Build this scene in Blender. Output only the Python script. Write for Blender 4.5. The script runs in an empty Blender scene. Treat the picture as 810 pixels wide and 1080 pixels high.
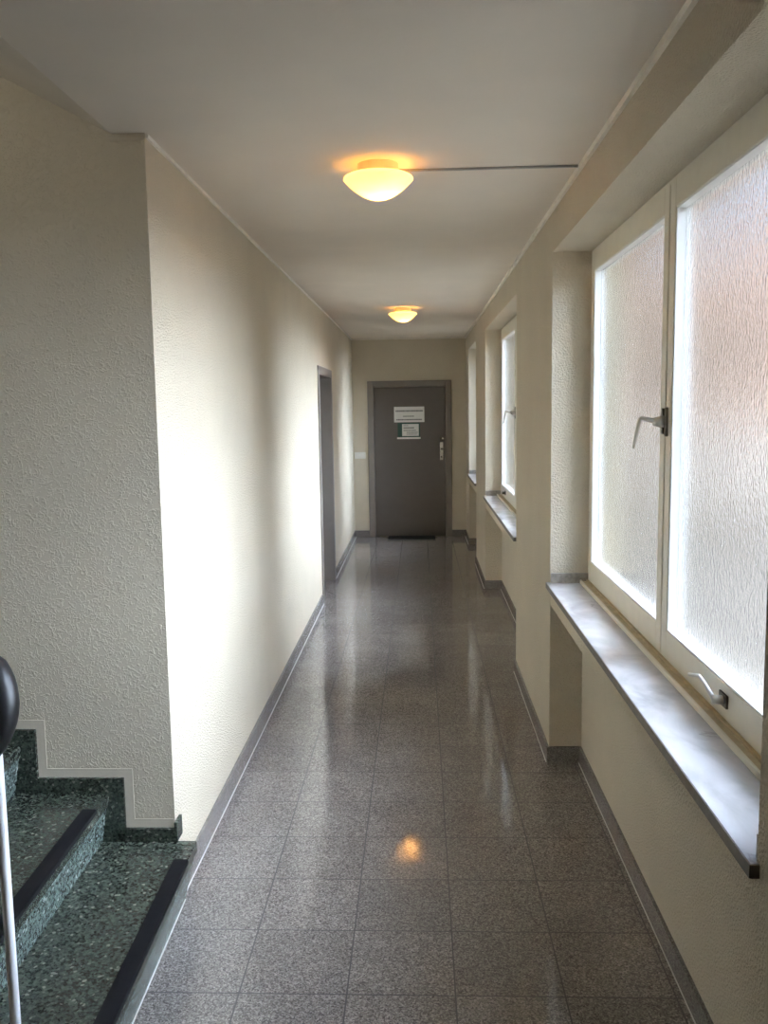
import bpy, bmesh, math, random
from mathutils import Matrix, Vector

random.seed(7)
scene = bpy.context.scene
C = scene.collection

# ------------------------------------------------------------------ camera
FPX = 933.68
YAW, PITCH, ROLL, EYE = 0.0409838, 0.1181297, -0.0150748, 1.67388
cy, sy = math.cos(YAW), math.sin(YAW)
f0, r0, u0 = Vector((-sy, cy, 0)), Vector((cy, sy, 0)), Vector((0, 0, 1))
cp, sp = math.cos(PITCH), math.sin(PITCH)
fw, u1 = cp * f0 - sp * u0, sp * f0 + cp * u0
cr, sr = math.cos(ROLL), math.sin(ROLL)
rt, up = cr * r0 + sr * u1, -sr * r0 + cr * u1
cam_data = bpy.data.cameras.new('camera')
cam = bpy.data.objects.new('camera', cam_data)
C.objects.link(cam)
cam_data.sensor_fit = 'HORIZONTAL'
cam_data.sensor_width = 36.0
cam_data.lens = FPX / 810 * 36.0
cam_data.clip_start = 0.02
cam.matrix_world = Matrix(((rt.x, up.x, -fw.x, 0), (rt.y, up.y, -fw.y, 0),
                           (rt.z, up.z, -fw.z, EYE), (0, 0, 0, 1)))
scene.camera = cam

# ------------------------------------------------------------------ world, sun, exposure
SKY_STRENGTH = 0.31
SUN_STRENGTH = 15.5
SUN_ELEV, SUN_ANGLE, SUN_DY = 25.0, 66.0, 0.10
LAMP_WATTS = 2.0
EXPOSURE = 0.6
world = bpy.data.worlds.new('sky')
scene.world = world
world.use_nodes = True
wn, wl = world.node_tree.nodes, world.node_tree.links
wn.clear()
sky = wn.new('ShaderNodeTexSky')
sky.sky_type = 'NISHITA'
sky.sun_disc = False
sky.sun_elevation = math.radians(42)
sky.sun_rotation = math.radians(250)
sky.air_density = 1.0
sky.dust_density = 1.5
bg = wn.new('ShaderNodeBackground')
bg.inputs['Strength'].default_value = SKY_STRENGTH
wo = wn.new('ShaderNodeOutputWorld')
wl.new(sky.outputs[0], bg.inputs['Color'])
wl.new(bg.outputs[0], wo.inputs['Surface'])

sun_data = bpy.data.lights.new('sun', 'SUN')
sun_data.energy = SUN_STRENGTH
sun_data.color = (0.71, 0.81, 1.0)
sun_data.angle = math.radians(SUN_ANGLE)        # a bright hazy patch of sky rather than a hard disc
sun = bpy.data.objects.new('sun', sun_data)
C.objects.link(sun)
sun.location = (9, 4, 6)
sun.rotation_euler = Vector((-1.0, SUN_DY, -math.tan(math.radians(SUN_ELEV)))).to_track_quat('-Z', 'Y').to_euler()

vs = scene.view_settings
vs.view_transform = 'Standard'
vs.look = 'None'
vs.gamma = 1.0
vs.use_curve_mapping = False
vs.exposure = EXPOSURE
cyc = scene.cycles
cyc.max_bounces = 16
cyc.diffuse_bounces = 7
cyc.glossy_bounces = 5
cyc.transmission_bounces = 10
cyc.sample_clamp_indirect = 0
cyc.blur_glossy = 0.0
cyc.caustics_refractive = True
cyc.caustics_reflective = True

# ------------------------------------------------------------------ materials
def new_mat(name):
    m = bpy.data.materials.new(name)
    m.use_nodes = True
    nt = m.node_tree
    return m, nt, nt.nodes['Principled BSDF'], nt.links

def plain(name, col, rough=0.5, metal=0.0, spec=0.5, var=0.06, vscale=14.0):
    m, nt, b, lk = new_mat(name)
    b.inputs['Roughness'].default_value = rough
    b.inputs['Metallic'].default_value = metal
    b.inputs['Specular IOR Level'].default_value = spec
    tc = nt.nodes.new('ShaderNodeTexCoord')
    nz = nt.nodes.new('ShaderNodeTexNoise')
    nz.inputs['Scale'].default_value = vscale
    nz.inputs['Detail'].default_value = 4
    lk.new(tc.outputs['Object'], nz.inputs['Vector'])
    rp = nt.nodes.new('ShaderNodeValToRGB')
    rp.color_ramp.elements[0].position = 0.3
    rp.color_ramp.elements[1].position = 0.7
    rp.color_ramp.elements[0].color = (*[c * (1 - var) for c in col], 1)
    rp.color_ramp.elements[1].color = (*[min(1, c * (1 + var)) for c in col], 1)
    lk.new(nz.outputs[0], rp.inputs[0])
    lk.new(rp.outputs[0], b.inputs['Base Color'])
    return m

def plaster(name, col, scale, dist, strength, distort=0.0, lo=0.35, hi=0.65, detail=3.0, var=0.03):
    m = plain(name, col, rough=0.85, spec=0.25, var=var, vscale=3.0)
    nt = m.node_tree
    lk = nt.links
    b = nt.nodes['Principled BSDF']
    tc = nt.nodes.new('ShaderNodeTexCoord')
    nz = nt.nodes.new('ShaderNodeTexNoise')
    nz.inputs['Scale'].default_value = scale
    nz.inputs['Detail'].default_value = detail
    nz.inputs['Distortion'].default_value = distort
    lk.new(tc.outputs['Object'], nz.inputs['Vector'])
    rp = nt.nodes.new('ShaderNodeValToRGB')
    rp.color_ramp.elements[0].position = lo
    rp.color_ramp.elements[1].position = hi
    lk.new(nz.outputs[0], rp.inputs[0])
    bp = nt.nodes.new('ShaderNodeBump')
    bp.inputs['Distance'].default_value = dist
    bp.inputs['Strength'].default_value = strength
    lk.new(rp.outputs[0], bp.inputs['Height'])
    lk.new(bp.outputs[0], b.inputs['Normal'])
    return m

def speckle_nodes(nt, coord, scale, stops):
    """granite / terrazzo chips: cell colours of a voronoi pattern run through a colour ramp"""
    lk = nt.links
    vo = nt.nodes.new('ShaderNodeTexVoronoi')
    vo.inputs['Scale'].default_value = scale
    lk.new(coord, vo.inputs['Vector'])
    sep = nt.nodes.new('ShaderNodeSeparateColor')
    lk.new(vo.outputs['Color'], sep.inputs[0])
    rp = nt.nodes.new('ShaderNodeValToRGB')
    rp.color_ramp.interpolation = 'LINEAR'
    e = rp.color_ramp.elements
    e[0].position, e[0].color = stops[0][0], (*stops[0][1], 1)
    e[1].position, e[1].color = stops[-1][0], (*stops[-1][1], 1)
    for p_, c_ in stops[1:-1]:
        k = e.new(p_)
        k.color = (*c_, 1)
    lk.new(sep.outputs[0], rp.inputs[0])
    return rp.outputs[0]

GRANITE = [(0.0, (0.098, 0.088, 0.081)), (0.25, (0.172, 0.155, 0.142)), (0.6, (0.255, 0.232, 0.214)),
           (0.86, (0.34, 0.315, 0.290)), (1.0, (0.43, 0.40, 0.37))]
TILE, TX0, TY0 = 0.312, -0.5365, 2.3545

def granite(name, tiles, rough, chip=240.0):
    m, nt, b, lk = new_mat(name)
    tc = nt.nodes.new('ShaderNodeTexCoord')
    co = tc.outputs['Object']
    fine = speckle_nodes(nt, co, chip, GRANITE)
    nz = nt.nodes.new('ShaderNodeTexNoise')
    nz.inputs['Scale'].default_value = 5.0
    nz.inputs['Detail'].default_value = 4
    lk.new(co, nz.inputs['Vector'])
    mx = nt.nodes.new('ShaderNodeMix')
    mx.data_type = 'RGBA'
    mx.blend_type = 'MULTIPLY'
    mx.inputs['Factor'].default_value = 1.0
    rp = nt.nodes.new('ShaderNodeValToRGB')
    rp.color_ramp.elements[0].position, rp.color_ramp.elements[1].position = 0.3, 0.7
    rp.color_ramp.elements[0].color = (0.86, 0.85, 0.85, 1)
    rp.color_ramp.elements[1].color = (1.0, 1.0, 1.0, 1)
    lk.new(nz.outputs[0], rp.inputs[0])
    lk.new(fine, mx.inputs['A'])
    lk.new(rp.outputs[0], mx.inputs['B'])
    colour = mx.outputs['Result']
    b.inputs['Specular IOR Level'].default_value = 0.5
    b.inputs['IOR'].default_value = 1.55
    if tiles:
        sp_ = nt.nodes.new('ShaderNodeSeparateXYZ')
        lk.new(co, sp_.inputs[0])
        dist = []
        cell = []
        for ax, o0 in ((0, TX0), (1, TY0)):
            a = nt.nodes.new('ShaderNodeMath'); a.operation = 'SUBTRACT'
            lk.new(sp_.outputs[ax], a.inputs[0]); a.inputs[1].default_value = o0 - 40 * TILE
            d = nt.nodes.new('ShaderNodeMath'); d.operation = 'DIVIDE'
            lk.new(a.outputs[0], d.inputs[0]); d.inputs[1].default_value = TILE
            fl = nt.nodes.new('ShaderNodeMath'); fl.operation = 'FLOOR'
            lk.new(d.outputs[0], fl.inputs[0]); cell.append(fl.outputs[0])
            fr = nt.nodes.new('ShaderNodeMath'); fr.operation = 'FRACT'
            lk.new(d.outputs[0], fr.inputs[0])
            s = nt.nodes.new('ShaderNodeMath'); s.operation = 'SUBTRACT'
            lk.new(fr.outputs[0], s.inputs[0]); s.inputs[1].default_value = 0.5
            ab = nt.nodes.new('ShaderNodeMath'); ab.operation = 'ABSOLUTE'
            lk.new(s.outputs[0], ab.inputs[0])
            dist.append(ab.outputs[0])
        mxm = nt.nodes.new('ShaderNodeMath'); mxm.operation = 'MAXIMUM'
        lk.new(dist[0], mxm.inputs[0]); lk.new(dist[1], mxm.inputs[1])
        gt = nt.nodes.new('ShaderNodeMath'); gt.operation = 'GREATER_THAN'
        lk.new(mxm.outputs[0], gt.inputs[0]); gt.inputs[1].default_value = 0.5 - 0.0023 / TILE
        # each tile slightly lighter or darker
        cb = nt.nodes.new('ShaderNodeCombineXYZ')
        lk.new(cell[0], cb.inputs[0]); lk.new(cell[1], cb.inputs[1])
        wnz = nt.nodes.new('ShaderNodeTexWhiteNoise'); wnz.noise_dimensions = '2D'
        lk.new(cb.outputs[0], wnz.inputs['Vector'])
        mr = nt.nodes.new('ShaderNodeMapRange')
        mr.inputs['To Min'].default_value = 0.92; mr.inputs['To Max'].default_value = 1.06
        lk.new(wnz.outputs['Value'], mr.inputs['Value'])
        m2 = nt.nodes.new('ShaderNodeMix'); m2.data_type = 'RGBA'; m2.blend_type = 'MULTIPLY'
        m2.inputs['Factor'].default_value = 1.0
        lk.new(colour, m2.inputs['A']); lk.new(mr.outputs[0], m2.inputs['B'])
        m3 = nt.nodes.new('ShaderNodeMix'); m3.data_type = 'RGBA'
        lk.new(gt.outputs[0], m3.inputs['Factor'])
        lk.new(m2.outputs['Result'], m3.inputs['A'])
        m3.inputs['B'].default_value = (0.055, 0.05, 0.047, 1)
        colour = m3.outputs['Result']
        rr = nt.nodes.new('ShaderNodeMapRange')
        rr.inputs['To Min'].default_value = rough; rr.inputs['To Max'].default_value = 0.7
        lk.new(gt.outputs[0], rr.inputs['Value'])
        lk.new(rr.outputs[0], b.inputs['Roughness'])
        # the tiles lie a hair uneven
        n2 = nt.nodes.new('ShaderNodeTexNoise')
        n2.inputs['Scale'].default_value = 3.5
        lk.new(co, n2.inputs['Vector'])
        bp = nt.nodes.new('ShaderNodeBump')
        bp.inputs['Distance'].default_value = 0.002
        bp.inputs['Strength'].default_value = 0.08
        lk.new(n2.outputs[0], bp.inputs['Height'])
        lk.new(bp.outputs[0], b.inputs['Normal'])
    else:
        b.inputs['Roughness'].default_value = rough
    lk.new(colour, b.inputs['Base Color'])
    return m

def terrazzo(name, k=1.0, tint=(1, 1, 1)):
    m, nt, b, lk = new_mat(name)
    tc = nt.nodes.new('ShaderNodeTexCoord')
    base = speckle_nodes(nt, tc.outputs['Object'], 125.0,
                         [(0.0, (0.006, 0.007, 0.007)), (0.3, (0.012, 0.016, 0.014)), (0.42, (0.040, 0.056, 0.046)), (0.75, (0.066, 0.090, 0.074)),
                          (0.95, (0.10, 0.13, 0.11)), (1.0, (0.36, 0.38, 0.34))])
    fine = speckle_nodes(nt, tc.outputs['Object'], 230.0,
                         [(0.0, (0.02, 0.026, 0.023)), (0.5, (0.055, 0.072, 0.06)), (1.0, (0.12, 0.145, 0.125))])
    mx = nt.nodes.new('ShaderNodeMix'); mx.data_type = 'RGBA'
    mx.inputs['Factor'].default_value = 0.4
    lk.new(base, mx.inputs['A']); lk.new(fine, mx.inputs['B'])
    ml = nt.nodes.new('ShaderNodeMix'); ml.data_type = 'RGBA'; ml.blend_type = 'MULTIPLY'
    ml.inputs['Factor'].default_value = 1.0
    ml.inputs['B'].default_value = (k * tint[0], k * tint[1], k * tint[2], 1)
    lk.new(mx.outputs['Result'], ml.inputs['A'])
    lk.new(ml.outputs['Result'], b.inputs['Base Color'])
    b.inputs['Roughness'].default_value = 0.24
    return m

def marble(name):
    m, nt, b, lk = new_mat(name)
    tc = nt.nodes.new('ShaderNodeTexCoord')
    mp = nt.nodes.new('ShaderNodeMapping')
    mp.inputs['Scale'].default_value = (1.0, 0.55, 1.0)
    mp.inputs['Rotation'].default_value = (0, 0, 0.5)
    lk.new(tc.outputs['Object'], mp.inputs['Vector'])
    n1 = nt.nodes.new('ShaderNodeTexNoise')
    n1.inputs['Scale'].default_value = 7.0
    n1.inputs['Detail'].default_value = 6
    n1.inputs['Distortion'].default_value = 1.2
    lk.new(mp.outputs[0], n1.inputs['Vector'])
    cloud = nt.nodes.new('ShaderNodeValToRGB')
    e = cloud.color_ramp.elements
    e[0].position, e[0].color = 0.3, (0.46, 0.45, 0.44, 1)
    e[1].position, e[1].color = 0.62, (0.66, 0.65, 0.645, 1)
    lk.new(n1.outputs[0], cloud.inputs[0])
    n2 = nt.nodes.new('ShaderNodeTexNoise')
    n2.inputs['Scale'].default_value = 4.2
    n2.inputs['Detail'].default_value = 8
    n2.inputs['Distortion'].default_value = 0.8
    lk.new(mp.outputs[0], n2.inputs['Vector'])
    vein = nt.nodes.new('ShaderNodeValToRGB')
    e = vein.color_ramp.elements
    e[0].position, e[0].color = 0.35, (1, 1, 1, 1)
    e[1].position, e[1].color = 0.375, (1, 1, 1, 1)
    k = e.new(0.3625); k.color = (0.72, 0.71, 0.70, 1)
    lk.new(n2.outputs[0], vein.inputs[0])
    mx = nt.nodes.new('ShaderNodeMix'); mx.data_type = 'RGBA'; mx.blend_type = 'MULTIPLY'
    mx.inputs['Factor'].default_value = 1.0
    lk.new(cloud.outputs[0], mx.inputs['A']); lk.new(vein.outputs[0], mx.inputs['B'])
    lk.new(mx.outputs['Result'], b.inputs['Base Color'])
    b.inputs['Roughness'].default_value = 0.16
    return m

def frosted(name):
    m, nt, b, lk = new_mat(name)
    b.inputs['Base Color'].default_value = (0.97, 0.985, 0.98, 1)
    b.inputs['Transmission Weight'].default_value = 1.0
    b.inputs['Roughness'].default_value = 0.17
    b.inputs['IOR'].default_value = 1.45
    tc = nt.nodes.new('ShaderNodeTexCoord')
    mp = nt.nodes.new('ShaderNodeMapping')
    mp.inputs['Scale'].default_value = (1.0, 1.0, 0.6)
    lk.new(tc.outputs['Object'], mp.inputs['Vector'])
    nz = nt.nodes.new('ShaderNodeTexNoise')
    nz.inputs['Scale'].default_value = 95.0
    nz.inputs['Detail'].default_value = 1.5
    nz.inputs['Distortion'].default_value = 0.6
    lk.new(mp.outputs[0], nz.inputs['Vector'])
    bp = nt.nodes.new('ShaderNodeBump')
    bp.inputs['Distance'].default_value = 0.004
    bp.inputs['Strength'].default_value = 0.22
    lk.new(nz.outputs[0], bp.inputs['Height'])
    lk.new(bp.outputs[0], b.inputs['Normal'])
    return m

def opal(name):
    m, nt, b, lk = new_mat(name)
    out = nt.nodes['Material Output']
    nt.nodes.remove(b)
    tr = nt.nodes.new('ShaderNodeBsdfTranslucent')
    tr.inputs['Color'].default_value = (0.95, 0.88, 0.72, 1)
    df = nt.nodes.new('ShaderNodeBsdfDiffuse')
    df.inputs['Color'].default_value = (0.9, 0.86, 0.76, 1)
    gl = nt.nodes.new('ShaderNodeBsdfGlossy')
    gl.inputs['Roughness'].default_value = 0.25
    m1 = nt.nodes.new('ShaderNodeMixShader'); m1.inputs[0].default_value = 0.35
    lk.new(tr.outputs[0], m1.inputs[1]); lk.new(df.outputs[0], m1.inputs[2])
    m2 = nt.nodes.new('ShaderNodeMixShader'); m2.inputs[0].default_value = 0.04
    lk.new(m1.outputs[0], m2.inputs[1]); lk.new(gl.outputs[0], m2.inputs[2])
    lk.new(m2.outputs[0], out.inputs['Surface'])
    return m

def emitter(name, col, strength):
    m, nt, b, lk = new_mat(name)
    b.inputs['Base Color'].default_value = (*col, 1)
    b.inputs['Emission Color'].default_value = (*col, 1)
    b.inputs['Emission Strength'].default_value = strength
    return m

WALLCOL = (0.68, 0.602, 0.46)
M = {
    'wall': plaster('fine_roughcast', WALLCOL, 150.0, 0.006, 0.9, detail=4, lo=0.3, hi=0.7),
    'stucco': plaster('worm_stucco', (0.60, 0.53, 0.405), 62.0, 0.005, 0.5, distort=1.6, lo=0.50, hi=0.63, detail=2.5),
    'smooth': plaster('smooth_plaster', (0.60, 0.535, 0.42), 40.0, 0.001, 0.2),
    'ceiling': plaster('ceiling_paint', (0.72, 0.65, 0.555), 60.0, 0.001, 0.15),
    'bead': plain('cream_bead', (0.85, 0.80, 0.70), 0.6),
    'floor': granite('granite_tiles', True, 0.07),
    'skirt': granite('granite_skirting', False, 0.22, 420.0),
    'caulk': plain('pale_caulk', (0.55, 0.53, 0.50), 0.7),
    'terrazzo': terrazzo('green_terrazzo', 0.85, (1.08, 1.0, 0.92)),
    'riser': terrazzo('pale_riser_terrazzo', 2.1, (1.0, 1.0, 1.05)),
    'rubber': plain('black_rubber', (0.010, 0.010, 0.011), 0.85, spec=0.12),
    'marble': marble('white_marble'),
    'darkedge': plain('dark_sill_edge', (0.20, 0.18, 0.15), 0.6, var=0.15, vscale=40),  # sill's front and near end, coloured darker than its top
    'splash': plain('grey_stone', (0.34, 0.31, 0.265), 0.4, var=0.25, vscale=60),
    'cream': plain('cream_paint', (0.76, 0.72, 0.60), 0.38, var=0.03),
    'white': plain('white_paint', (0.80, 0.79, 0.75), 0.35, var=0.03),
    'ochre': plain('yellowed_paint', (0.56, 0.45, 0.27), 0.5, var=0.15, vscale=25),
    'gap': plain('dark_gap', (0.20, 0.17, 0.12), 0.8),
    'glass': frosted('frosted_glass'),
    'metal': plain('worn_steel', (0.66, 0.62, 0.54), 0.35, metal=0.7),
    'darkmetal': plain('tarnished_metal', (0.13, 0.115, 0.085), 0.45, metal=0.6),
    'greydoor': plain('grey_door_paint', (0.125, 0.107, 0.090), 0.42, var=0.03),
    'greyframe': plain('grey_frame_paint', (0.215, 0.188, 0.160), 0.45, var=0.03),
    'paper': plain('white_paper', (0.75, 0.74, 0.70), 0.7, var=0.02),
    'ink': plain('grey_print', (0.22, 0.22, 0.21), 0.8),
    'green': plain('dark_green_card', (0.03, 0.085, 0.06), 0.6),
    'plastic': plain('cream_plastic', (0.82, 0.80, 0.72), 0.35, var=0.02),
    'chrome': plain('chrome', (0.78, 0.77, 0.73), 0.2, metal=1.0),
    'mat': plain('black_mat_fibre', (0.016, 0.015, 0.015), 0.95, var=0.4, vscale=160),
    'blackplastic': plain('black_handrail_pvc', (0.010, 0.010, 0.011), 0.38),
    'whitebar': plain('white_bar_paint', (0.80, 0.80, 0.80), 0.35),
    'cable': plain('grey_conduit', (0.36, 0.34, 0.31), 0.5),
    'opal': opal('opal_glass'),
    'lampbase': plain('lamp_base_enamel', (0.72, 0.62, 0.46), 0.5),
    'bulb': emitter('bulb_glow', (1.0, 0.50, 0.12), 1.0),
    'facade': plain('pink_render', (0.74, 0.53, 0.45), 0.9, var=0.05, vscale=1.0),
    'facadebase': plain('pale_render', (0.74, 0.70, 0.68), 0.9, var=0.05, vscale=1.0),
    'roof': plain('roof_tiles', (0.30, 0.14, 0.10), 0.8),
    'outglass': plain('dark_window', (0.08, 0.09, 0.10), 0.1),
    'paving': plain('pale_paving', (0.25, 0.215, 0.17), 0.9, vscale=2),
    'hedge': plain('hedge_leaves', (0.10, 0.16, 0.06), 0.8, var=0.4, vscale=6),
}

# ------------------------------------------------------------------ mesh helpers
class MB:
    def __init__(self):
        self.bm = bmesh.new()

    def box(self, a, b):
        x0, y0, z0 = [min(p, q) for p, q in zip(a, b)]
        x1, y1, z1 = [max(p, q) for p, q in zip(a, b)]
        v = [self.bm.verts.new(p) for p in ((x0, y0, z0), (x1, y0, z0), (x1, y1, z0), (x0, y1, z0),
                                            (x0, y0, z1), (x1, y0, z1), (x1, y1, z1), (x0, y1, z1))]
        for f in ((0, 3, 2, 1), (4, 5, 6, 7), (0, 1, 5, 4), (1, 2, 6, 5), (2, 3, 7, 6), (3, 0, 4, 7)):
            self.bm.faces.new([v[i] for i in f])
        return self

    def hexa(self, pts):
        """eight corners, bottom four then top four, both counter-clockwise from above"""
        v = [self.bm.verts.new(p) for p in pts]
        for f in ((0, 3, 2, 1), (4, 5, 6, 7), (0, 1, 5, 4), (1, 2, 6, 5), (2, 3, 7, 6), (3, 0, 4, 7)):
            self.bm.faces.new([v[i] for i in f])
        return self

    def prism(self, poly, axis, a, b):
        """polygon (two remaining coordinates in axis order) extruded along axis 'x','y' or 'z'"""
        def P(p, t):
            return {'x': (t, p[0], p[1]), 'y': (p[0], t, p[1]), 'z': (p[0], p[1], t)}[axis]
        A = [self.bm.verts.new(P(p, a)) for p in poly]
        B = [self.bm.verts.new(P(p, b)) for p in poly]
        n = len(poly)
        self.bm.faces.new(A)
        self.bm.faces.new(B[::-1])
        for i in range(n):
            self.bm.faces.new((A[i], B[i], B[(i + 1) % n], A[(i + 1) % n]))
        return self

    def lathe(self, prof, c, n=48, close=False):
        """profile of (radius, z) turned about the vertical axis through c"""
        rings = []
        for r, z in prof:
            if r < 1e-6:
                rings.append([self.bm.verts.new((c[0], c[1], c[2] + z))])
            else:
                rings.append([self.bm.verts.new((c[0] + r * math.cos(2 * math.pi * i / n),
                                                 c[1] + r * math.sin(2 * math.pi * i / n), c[2] + z)) for i in range(n)])
        for R, S in zip(rings, rings[1:]):
            for i in range(n):
                j = (i + 1) % n
                if len(R) == 1 and len(S) == 1:
                    continue
                if len(R) == 1:
                    self.bm.faces.new((R[0], S[j], S[i]))
                elif len(S) == 1:
                    self.bm.faces.new((R[i], R[j], S[0]))
                else:
                    self.bm.faces.new((R[i], R[j], S[j], S[i]))
        return self

    def tube(self, pts, rads, n=12, flat=1.0, cap=True):
        """round bar along a polyline, radius per point; flat squeezes it vertically"""
        pts = [Vector(p) for p in pts]
        if not hasattr(rads, '__len__'):
            rads = [rads] * len(pts)
        rings = []
        prev = None
        for i, p in enumerate(pts):
            t = (pts[min(i + 1, len(pts) - 1)] - pts[max(i - 1, 0)]).normalized()
            if prev is None:
                ref = Vector((0, 0, 1)) if abs(t.z) < 0.9 else Vector((0, 1, 0))
                s = t.cross(ref).normalized()
            else:
                s = (prev - t * prev.dot(t)).normalized()
            prev = s
            w = s.cross(t).normalized()
            rings.append([self.bm.verts.new(p + rads[i] * (math.cos(2 * math.pi * k / n) * s +
                                                           flat * math.sin(2 * math.pi * k / n) * w)) for k in range(n)])
        for R, S in zip(rings, rings[1:]):
            for k in range(n):
                j = (k + 1) % n
                self.bm.faces.new((R[k], R[j], S[j], S[k]))
        if cap:
            self.bm.faces.new(rings[0][::-1])
            self.bm.faces.new(rings[-1])
        return self

    def build(self, name, mat, parent=None, smooth=False, bevel=0.0, seg=2):
        bmesh.ops.recalc_face_normals(self.bm, faces=self.bm.faces)
        if bevel:
            bmesh.ops.bevel(self.bm, geom=list(self.bm.edges), offset=bevel, segments=seg,
                            affect='EDGES', profile=0.5, clamp_overlap=True)
        me = bpy.data.meshes.new(name)
        self.bm.to_mesh(me)
        self.bm.free()
        if smooth:
            for p in me.polygons:
                p.use_smooth = True
        me.materials.append(mat)
        o = bpy.data.objects.new(name, me)
        C.objects.link(o)
        if parent is not None:
            o.parent = parent
            pw = parent.matrix_world if parent.parent is None else None
            base = Vector((0, 0, 0))
            q = parent
            while q is not None:
                base += q.location
                q = q.parent
            for v in me.vertices:
                v.co -= base
        return o

def struct(o):
    o['kind'] = 'structure'
    return o

def empty(name, loc):
    o = bpy.data.objects.new(name, None)
    o.empty_display_size = 0.1
    o.location = loc
    C.objects.link(o)
    return o

def tag(o, label, cat, group=None):
    o['label'] = label
    o['category'] = cat
    if group:
        o['group'] = group
    return o

# ------------------------------------------------------------------ the place, in metres
XL, XR, XN, XO = -0.845, 0.595, 0.745, 0.98      # left wall, right piers, niche back, outside face
YS, YE, YB = 2.84, 11.36, -1.6                    # stair wall, end wall, wall behind
ZC, ZH, ZS = 2.53, 2.34, 0.86                     # ceiling, window head, sill top
WINS = [(1.52, 4.03), (5.47, 8.03), (9.33, 10.66)]
XF, XG = 0.765, 0.794                             # window frame face, glass
XSL = -3.0                                        # far wall of the stairwell

# floor
struct(MB().box((XSL - .15, YB - .15, -0.12), (XO, YE + .2, 0)).build('floor', M['floor']))

# left wall with the door recess
DL0, DL1, DLZ = 7.50, 8.50, 1.965
w = MB()
w.box((-1.05, YS + .006, 0), (XL, DL0, ZC)).box((-1.05, DL1, 0), (XL, YE, ZC)).box((-1.05, DL0, DLZ), (XL, DL1, ZC))
w.box((-1.10, DL0 - .1, 0), (-1.05, DL1 + .1, DLZ + .1))
struct(w.build('wall_left', M['wall']))
# stairwell wall facing the camera
struct(MB().box((-1.05, YS, 0), (XL, YS + .006, ZC)).box((XSL, YS, 0), (-1.05, YS + .16, 4.3)).box((-1.05, YS, ZC + .001), (-.9, YS + .16, 4.3))
       .build('wall_stairwell', M['stucco']))
struct(MB().box((XSL - .15, YB, 0), (XSL, YS + .16, 4.3)).build('wall_far_left', M['stucco']))
struct(MB().box((XSL - .15, YB - .15, 0), (XO, YB, 4.3)).build('wall_back', M['wall']))

# right wall: piers, header over the windows, parapet with apron under each sill
w = MB()
edges = [YB] + [e for a in WINS for e in a] + [YE]
for a, b in zip(edges[0::2], edges[1::2]):
    w.box((XR, a, 0), (XO, b, ZH))
w.box((XR, YB, ZH), (XO, YE, ZC))
for a, b in WINS:
    w.box((XN, a, 0), (XO, b, ZS - .03))
    w.prism([(XR + .002, ZS - .03), (XR + .002, .755), (XR + .03, .755), (XN, .79), (XN, ZS - .03)], 'y', a, b)
struct(w.build('wall_right', M['wall']))

# end wall round the door
DX0, DX1, DZ = -0.655, 0.413, 2.0
w = MB()
w.box((-1.05, YE, 0), (DX0 + .03, YE + .2, ZC)).box((DX1 - .03, YE, 0), (XO, YE + .2, ZC)).box((DX0 + .03, YE, DZ - .03), (DX1 - .03, YE + .2, ZC))
w.box((DX0, YE + .15, 0), (DX1, YE + .2, DZ))
struct(w.build('wall_end', M['wall']))

# ceiling: flat over the corridor, sloping soffit of the upper flight over the stair
XCR, SL = -0.948, 0.53
c = MB()
c.box((XCR, YB, ZC), (XO, YE + .2, ZC + .2))
c.prism([(XCR, ZC), (XSL - .15, ZC + SL * (XCR - XSL + .15)), (XSL - .15, 4.3), (XCR, 4.3)], 'y', 1.55, YS)
c.box((XSL - .15, YB, ZC), (XCR, 1.55, ZC + .2))
struct(c.build('ceiling', M['ceiling']))

# thin painted beads along the ceiling
for nm, a, b in (('trim_1', (XL, YS + .01, ZC - .012), (XL + .009, YE, ZC)),
                 ('trim_2', (XR - .013, YB, ZC - .02), (XR, YE, ZC)),
                 ('trim_3', (XL, YE - .009, ZC - .012), (XR, YE, ZC))):
    struct(MB().box(a, b).build(nm, M['bead']))
struct(MB().box((XCR - .02, YS - .003, ZC - .022), (XL + .002, YS, ZC)).build('trim_4', M['smooth']))

# skirting
ST = 0.012
b = MB()
for a, e in ((YS + .02, DL0 - .065), (DL1 + .065, YE)):
    b.box((XL, a, 0), (XL + ST, e, .088))
bl = struct(b.build('baseboard_left', M['skirt']))
b = MB()
for a, e in ((YS + .02, DL0 - .065), (DL1 + .065, YE)):
    b.box((XL + ST, a, 0), (XL + ST + .004, e, .003))
b.build('caulk_joint', M['caulk'], bl)
MB().box((XL, YS - .015, .216), (XL + .011, YS + .05, .285)).build('skirting_return', M['terrazzo'], bl, bevel=.002)
b = MB()
k = MB()
for a, e in zip(edges[0::2], edges[1::2]):
    b.box((XR - ST, a - (ST if a > YB else 0), 0), (XR, e + (ST if e < YE else 0), .078))
    k.box((XR - ST - .003, a, 0), (XR - ST, e, .0025))
for a, e in WINS:
    b.box((XR, a, 0), (XN, a + ST, .078)).box((XR, e - ST, 0), (XN, e, .078))
    b.box((XN - ST, a + ST, 0), (XN, e - ST, .078))
    k.box((XN - ST - .003, a + ST, 0), (XN - ST, e - ST, .0025))
br = struct(b.build('baseboard_right', M['skirt']))
k.build('caulk_joint', M['caulk'], br)
struct(MB().box((XL, YE - ST, 0), (DX0, YE, .085)).box((DX1, YE - ST, 0), (XR, YE, .085)).build('baseboard_end', M['skirt']))

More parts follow.
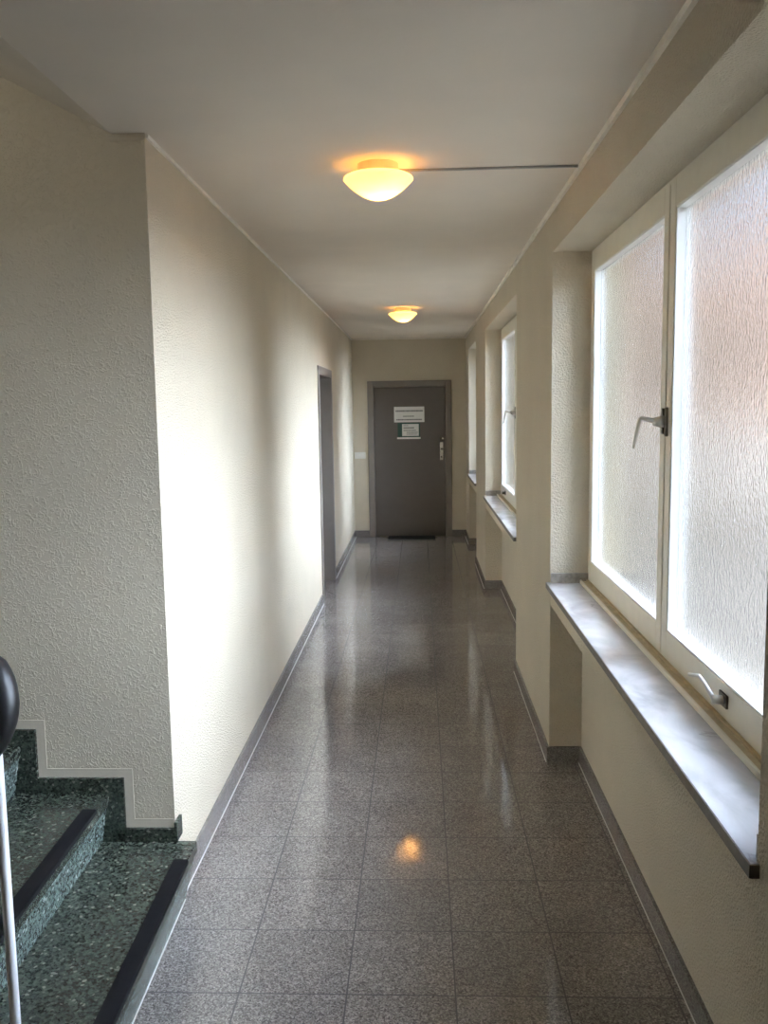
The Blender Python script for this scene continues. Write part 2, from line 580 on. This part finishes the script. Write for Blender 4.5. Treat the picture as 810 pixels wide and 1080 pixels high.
# ------------------------------------------------------------------ windows
def ring(mb, y0, y1, z0, z1, wy0, wy1, wz0, wz1, xa, xb):
    mb.box((xa, y0, z0), (xb, y0 + wy0, z1)).box((xa, y1 - wy1, z0), (xb, y1, z1))
    mb.box((xa, y0 + wy0, z0), (xb, y1 - wy1, z0 + wz0)).box((xa, y0 + wy0, z1 - wz1), (xb, y1 - wy1, z1))

def turn_handle(root, y, z):
    """casement fastener across the meeting stiles: two plates, a boss and a drooping lever"""
    h = MB()
    h.box((XF - .005, y - .032, z - .045), (XF, y - .010, z + .045))
    h.box((XF - .005, y + .010, z - .038), (XF, y + .030, z + .042))
    hd = h.build('window_handle', M['darkmetal'], root, bevel=.0015)
    n = MB()
    n.tube([(XF - .003, y + .004, z), (XF - .022, y + .004, z), (XF - .036, y + .006, z + .001)], [.019, .017, .012], 14)
    n.build('boss', M['metal'], hd, smooth=True)
    l = MB()
    l.tube([(XF - .030, y + .004, z + .002), (XF - .058, y + .012, z + .009), (XF - .070, y + .016, z + .012), (XF - .074, y + .019, z + .004),
            (XF - .082, y + .030, z - .040), (XF - .088, y + .038, z - .082)],
           [.012, .011, .010, .010, .0085, .0065], 10, flat=.7)
    l.build('lever', M['metal'], hd, smooth=True)

def vent_crank(root, y, z, arm=True):
    k = MB()
    k.box((XF - .006, y - .028, z - .016), (XF, y + .028, z + .018))
    kd = k.build('vent_crank', M['darkmetal'], root, bevel=.0015)
    l = MB()
    l.tube([(XF - .003, y, z), (XF - .030, y + .004, z)], .012, 12)
    if arm:
        l.tube([(XF - .026, y, z), (XF - .034, y + .060, z + .028), (XF - .038, y + .085, z + .036), (XF - .060, y + .105, z + .034)],
               [.007, .005, .005, .005], 10)
    l.build('crank_arm' if arm else 'knob', M['white' if arm else 'darkmetal'], kd, smooth=True)

def window(n, a, e, gap, vent=None, sashes=True):
    root = struct(empty('window_%d' % n, (XF, (a + e) / 2, ZS)))
    z0, z1 = .875, ZH
    fr = MB()
    ring(fr, a, e, z0 - .015, z1, .014, .014, .02, .014, XF + .002, XF + .075)
    fr.box((XF + .03, gap - .02, z0), (XF + .075, gap + .02, z1 - .01))
    fr.build('window_frame', M['cream'], root)
    MB().box((XF + .004, gap - .006, z0), (XF + .03, gap + .006, z1 - .022)).build('meeting_gap', M['gap'], root)
    for s0, s1 in ((a + .006, gap - .006), (gap + .006, e - .006)):
        sb = MB()
        ring(sb, s0, s1, z0, z1 - .006, .055, .055, .09, .085, XF, XF + .06)
        sh = sb.build('sash', M['cream'], root, bevel=.003)
        # white glazing rebate inside the sash
        rb = MB()
        ring(rb, s0 + .053, s1 - .053, z0 + .088, z1 - .089, .006, .006, .006, .006, XF + .004, XF + .058)
        rb.build('glazing_rebate', M['white'], sh)
        MB().box((XG, s0 + .056, z0 + .091), (XG + .005, s1 - .056, z1 - .092)).build('glass_pane', M['glass'], sh)
    turn_handle(root, gap, 1.615)
    if vent:
        vent_crank(root, vent, z0 + .05, arm=(n == 1))
    # sill, stone upstands, timber sill bead in front of the frame
    sl = MB().box((XR - .016, a - .012, ZS - .025), (XR - .001, e + .012, ZS)).box((XR - .001, a + .001, ZS - .03), (XF + .06, e - .001, ZS)).build('window_sill', M['marble'], root)
    MB().box((XR - .019, a - .014, ZS - .026), (XR - .016, e + .014, ZS - .001)).box((XR - .016, a - .015, ZS - .026), (XR - .001, a - .012, ZS - .001)) \
        .build('sill_edge', M['darkedge'], sl)
    MB().box((XR + .002, e - .012, ZS), (XF, e, ZS + .045)).build('sill_upstand', M['splash'], root)
    MB().box((XR + .002, a, ZS), (XF, a + .012, ZS + .045)).build('sill_upstand', M['splash'], root)
    MB().prism([(XF - .038, ZS), (XF - .038, ZS + .014), (XF - .036, ZS + .016), (XF - .031, ZS + .016), (XF - .029, ZS + .013), (XF - .029, ZS)],
               'y', a + .013, e - .013).build('sill_bead', M['cream'], root)
    MB().box((XF - .029, a + .013, ZS), (XF + .002, e - .013, ZS + .009)).box((XF - .009, a + .013, ZS + .009), (XF + .002, e - .013, ZS + .015)) \
        .build('sill_board', M['ochre'], root)
    return root

window(1, *WINS[0], 2.80, vent=2.2)
XF, XG = .735, .764                                # the second frame stands a little further forward
window(2, *WINS[1], 6.84, vent=7.60)
XF, XG = .765, .794
window(3, *WINS[2], 9.99)

# ------------------------------------------------------------------ doors
d1 = struct(empty('door_1', ((DX0 + DX1) / 2, YE, 0)))
fr = MB()
FW = .077
fr.box((DX0, YE - .016, 0), (DX0 + FW, YE + .12, DZ)).box((DX1 - FW, YE - .016, 0), (DX1, YE + .12, DZ)).box((DX0 + FW, YE - .016, DZ - FW), (DX1 - FW, YE + .12, DZ))
fr.build('door_frame', M['greyframe'], d1, bevel=.004)
YD = YE + .006
MB().box((DX0 + FW + .004, YD, .008), (DX1 - FW - .004, YD + .045, DZ - FW - .004)).build('door_leaf', M['greydoor'], d1, bevel=.003)
lp = MB().box((.262, YD - .008, .985), (.304, YD, 1.215)).build('lock_plate', M['chrome'], d1, bevel=.003)
MB().tube([(.283, YD - .006, 1.13), (.283, YD - .05, 1.13)], .011, 14).tube([(.283, YD - .047, 1.13), (.322, YD - .052, 1.128), (.325, YD - .05, 1.02)], [.010, .010, .008], 12) \
    .build('door_handle', M['darkmetal'], lp, smooth=True)
MB().lathe([(0, -.012), (.009, -.012), (.009, .012), (0, .012)], (.283, YD - .008, 1.03), 16).build('cylinder', M['darkmetal'], lp)
sl = MB().box((.258, YD - .022, 1.235), (.325, YD, 1.285)).build('security_lock', M['darkmetal'], d1, bevel=.004)
MB().tube([(.300, YD - .02, 1.262), (.300, YD - .036, 1.262)], .014, 16).build('knob', M['chrome'], sl, smooth=True)

d2 = struct(empty('door_2', (XL, (DL0 + DL1) / 2, 0)))
fr = MB()
FW2 = .062
fr.box((XL - .17, DL0 - FW2, 0), (XL + .012, DL0 + .012, DLZ + FW2)).box((XL - .17, DL1 - .012, 0), (XL + .012, DL1 + FW2, DLZ + FW2))
fr.box((XL - .17, DL0 + .012, DLZ - .012), (XL + .012, DL1 - .012, DLZ + FW2))
fr.build('door_frame', M['greyframe'], d2, bevel=.003)
MB().box((XL - .17, DL0 + .014, .008), (XL - .13, DL1 - .014, DLZ - .014)).build('door_leaf', M['greydoor'], d2, bevel=.003)
hp = MB().box((XL - .13, DL0 + .06, .95), (XL - .124, DL0 + .10, 1.17)).build('lock_plate', M['chrome'], d2)
MB().tube([(XL - .126, DL0 + .08, 1.08), (XL - .08, DL0 + .08, 1.08), (XL - .076, DL0 + .1, 1.08), (XL - .076, DL0 + .19, 1.08)], .009, 12).build('door_handle', M['chrome'], hp, smooth=True)

# ------------------------------------------------------------------ staircase
st = tag(empty('staircase', (-.82, 2.2, 0)), 'green terrazzo stairs with black edge strips rising beside the stucco wall', 'staircase')
Y0S, Y1S = 1.66, YS - .002
SK = .026                                          # the flight is set a touch askew
def sx(x, y):
    return x + SK * (YS - y)
levels = [.215, .385, .555, .725, .895, 1.065]
noses = [-.772 - .293 * i for i in range(len(levels))]
def slab(x0, x1, z0, z1, y0=Y0S, y1=Y1S, d0=0.0):
    return [(sx(x0, y0), y0, z0), (sx(x1, y0), y0, z0), (sx(x1, y1), y1, z0), (sx(x0, y1), y1, z0),
            (sx(x0, y0), y0, z1), (sx(x1, y0), y0, z1), (sx(x1, y1), y1, z1), (sx(x0, y1), y1, z1)]
zprev = 0.0
for i, (z, x) in enumerate(zip(levels, noses)):
    back = x - .36 if i < len(levels) - 1 else XSL + .01
    tr = MB().hexa(slab(back, x, z - .04, z)).build('tread', M['terrazzo'], st, bevel=.003)
    strip = slab(x - .046, x + .001, z - .001, z + .004, Y0S + .1, YS - .135)
    MB().hexa(strip).hexa(slab(x - .002, x + .002, z - .010, z + .003, Y0S + .1, YS - .135)).build('nosing_strip', M['rubber'], tr)
    lean = .05 if i == 0 else .028
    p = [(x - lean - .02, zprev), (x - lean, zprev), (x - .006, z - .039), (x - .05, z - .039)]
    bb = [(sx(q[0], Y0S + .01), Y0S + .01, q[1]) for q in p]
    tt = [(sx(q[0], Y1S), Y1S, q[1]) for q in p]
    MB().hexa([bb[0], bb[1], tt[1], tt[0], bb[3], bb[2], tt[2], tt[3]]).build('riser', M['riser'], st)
    if i == 0:
        MB().hexa(slab(x - lean, x - lean + .004, 0.0005, .0035, Y0S + .01)).build('caulk_joint', M['caulk'], st)
    zprev = z
# terrazzo stair skirting stepping up the wall, with its smooth plaster margin
SH = .055
sk = MB()
pm = MB()
for i, (z, x) in enumerate(zip(levels, noses)):
    xa = x - .293 + .053 if i < len(levels) - 1 else XSL + .02
    xb = x - .065 if i == 0 else x + .053
    ya, yb = YS - .016, YS - .0005
    sk.box((xa, ya, z), (xb, yb, z + SH + (.0 if i else -.008)))
    if i:
        sk.box((x - .06, ya, levels[i - 1]), (xb, yb, z))
    top = z + SH + (.0 if i else -.008)
    pm.box((xa, YS - .003, top), (xb + (.03 if i else -.012), YS, top + .03))
    if i:
        pt = levels[i - 1] + SH + (.0 if i > 1 else -.008) + .03
        pm.box((xb, YS - .003, pt), (xb + .03, YS, top))
MBsk = sk.build('stair_skirting', M['terrazzo'], st)
struct(pm.build('trim_5', M['smooth']))
# solid masonry core under the flight, hidden behind the risers
core = MB()
zz = 0.0
for i, (z, x) in enumerate(zip(levels, noses)):
    core.hexa(slab(XSL + .02, x - .075, zz, z - .041, Y0S + .02, Y1S - .001))
    zz = z - .041
core.build('stair_core', M['smooth'], st)

# ------------------------------------------------------------------ stair railing
rl = tag(empty('stair_railing', (-.815, 1.6, 0)), 'white barred railing with thick black handrail at the left edge', 'railing')
YR = 1.6
pts = []
for x, z in ((-2.6, 2.08), (-2.0, 1.76), (-1.4, 1.43), (-1.1, 1.265), (-.95, 1.195)):
    pts.append((x, YR, z))
for t in range(0, 17):
    an = math.radians(60 - t * 150 / 16)
    pts.append((-.850 + (.058 * math.cos(an)), YR - .02 - .003 * t, 1.142 + .062 * math.sin(an) - .002 * t))
pts += [(-.93, YR - .09, 1.00), (-1.1, YR - .095, .91), (-1.5, YR - .10, .70)]
MB().tube(pts, .040, 16, flat=1.1).build('handrail', M['blackplastic'], rl, smooth=True)
for i, bx in enumerate((-.815, -.96, -1.105, -1.25, -1.4, -1.545)):
    zb = 0.0 if bx > -.83 else (levels[0] if bx > -1.07 else levels[1] if bx > -1.36 else levels[2])
    zt = 1.07 if i == 0 else 1.185 + .55 * (-.93 - bx)
    MB().tube([(bx, YR, zb), (bx, YR, zt)], .010, 12).build('baluster', M['whitebar'], rl, smooth=True)

# ------------------------------------------------------------------ ceiling lamps
def lamp(x, y, label):
    root = tag(empty('ceiling_lamp', (x, y, ZC)), label, 'lamp', 'dome ceiling lamps')
    MB().lathe([(0, 0), (.073, 0), (.073, -.034), (.066, -.038), (.060, -.038)], (x, y, ZC), 48).build('lamp_base', M['lampbase'], root, smooth=False)
    prof = [(.058, -.036), (.085, -.036), (.112, -.040), (.122, -.045), (.125, -.052)]
    for t in range(1, 13):
        f = t / 12
        prof.append((.125 * math.sqrt(1 - f * .999) if t < 12 else 0.0, -.052 - .070 * f))
    MB().lathe(prof, (x, y, ZC), 64).build('lamp_shade', M['opal'], root, smooth=True)
    MB().lathe([(0, -.062), (.012, -.064), (.02, -.072), (.023, -.082), (.02, -.092), (.012, -.100), (0, -.102)], (x + .012, y, ZC), 20) \
        .build('bulb', M['bulb'], root, smooth=True)
    return root
M['bulb'].node_tree.nodes['Principled BSDF'].inputs['Emission Strength'].default_value = LAMP_WATTS / (4 * math.pi * math.pi * .023 ** 2)
lamp(-.137, 3.27, 'nearer glowing opal dome lamp on the ceiling, joined to a cable duct')
lamp(-.134, 7.9, 'farther glowing opal dome lamp on the ceiling, toward the grey door')

tag(MB().box((-.066, 3.338, ZC - .008), (XR - .009, 3.35, ZC)).build('cable_duct', M['cable'], bevel=.002),
    'thin grey cable duct across the ceiling from lamp to right wall', 'cable duct')

# ------------------------------------------------------------------ small things
tag(MB().box((-.41, YE - .30, 0.0005), (.19, YE - .018, .014)).build('doormat', M['mat'], bevel=.004),
    'small black doormat on the tiles before the grey door', 'doormat')

sw = tag(empty('light_switch', (-.762, YE, 1.06)), 'cream double light switch on the end wall left of the door frame', 'light switch')
MB().box((-.833, YE - .010, 1.018), (-.690, YE, 1.102)).build('switch_plate', M['plastic'], sw, bevel=.004)
for x0 in (-.826, -.758):
    MB().box((x0, YE - .016, 1.027), (x0 + .061, YE - .009, 1.093)).build('rocker', M['plastic'], sw, bevel=.003)

# two notices on the door; their print is too small to read, only its lines show
def print_line(parent, x0, x1, z, h, seed, y):
    rnd = random.Random(seed)
    mb = MB()
    x = x0
    while x < x1 - .004:
        wd = min(rnd.uniform(.010, .030), x1 - x)
        mb.box((x, y - .0006, z), (x + wd, y, z + h))
        x += wd + .003
    mb.build('print_line', M['ink'], parent)
s1 = tag(empty('door_sign', (-.125, YD, 1.57)), 'white paper sign with lines of print, upper one on the grey door', 'sign')
MB().box((-.319, YD - .003, 1.475), (.067, YD, 1.672)).build('sheet', M['paper'], s1)
print_line(s1, -.300, .050, 1.608, .020, 3, YD - .003)
print_line(s1, -.205, -.060, 1.545, .012, 5, YD - .003)
print_line(s1, -.290, .040, 1.500, .016, 8, YD - .003)
s2 = tag(empty('notice_holder', (-.13, YD, 1.37)), 'dark green notice board holding a white sheet, below the white sign', 'notice')
MB().box((-.275, YD - .005, 1.288), (.010, YD, 1.470)).build('backing', M['green'], s2)
MB().box((-.218, YD - .008, 1.300), (-.006, YD - .005, 1.452)).build('sheet', M['paper'], s2)
MB().box((-.283, YD - .012, 1.262), (.017, YD, 1.284)).build('ledge', M['plastic'], s2)
print_line(s2, -.200, -.140, 1.428, .008, 2, YD - .008)
print_line(s2, -.200, -.060, 1.395, .016, 4, YD - .008)
print_line(s2, -.200, -.040, 1.366, .010, 6, YD - .008)
print_line(s2, -.160, -.020, 1.340, .010, 9, YD - .008)
print_line(s2, -.160, -.030, 1.318, .008, 12, YD - .008)

# ------------------------------------------------------------------ outside, a blur behind the frosted glass
struct(MB().box((XO, -30, -.6), (60, 60, -.5)).build('ground_outside', M['paving']))
hb = tag(empty('neighbour_house', (11, 29, -.5)), 'pinkish house showing as a blur through the frosted panes', 'house')
MB().box((7.7, 13, 1.2), (15, 45, 6.0)).build('wall', M['facade'], hb)
MB().box((7.6, 12.9, -.5), (15, 45.1, 1.2)).build('plinth', M['facadebase'], hb)
MB().prism([(7.2, 6.0), (15.5, 6.0), (11, 8.0)], 'y', 12.5, 45.5).build('roof', M['roof'], hb)
for i, y0 in enumerate((15, 20, 25, 30, 35, 40)):
    MB().box((7.65, y0, 2.0), (7.72, y0 + 1.2, 3.6)).build('house_window', M['outglass'], hb)

hg = MB()
rnd = random.Random(11)
for i in range(46):
    r = rnd.uniform(.8, 1.5)
    c0 = Vector((rnd.uniform(4.4, 5.6), 24.5 + i * .5 + rnd.uniform(-.4, .4), rnd.uniform(.2, 4.2)))
    g = bmesh.ops.create_icosphere(hg.bm, subdivisions=3, radius=r, matrix=Matrix.Translation(c0))
    for v in g['verts']:
        v.co = c0 + (v.co - c0) * rnd.uniform(.82, 1.12)
tag(hg.build('hedge', M['hedge'], smooth=False), 'olive green shrubbery showing as a blur through the far sash', 'hedge')
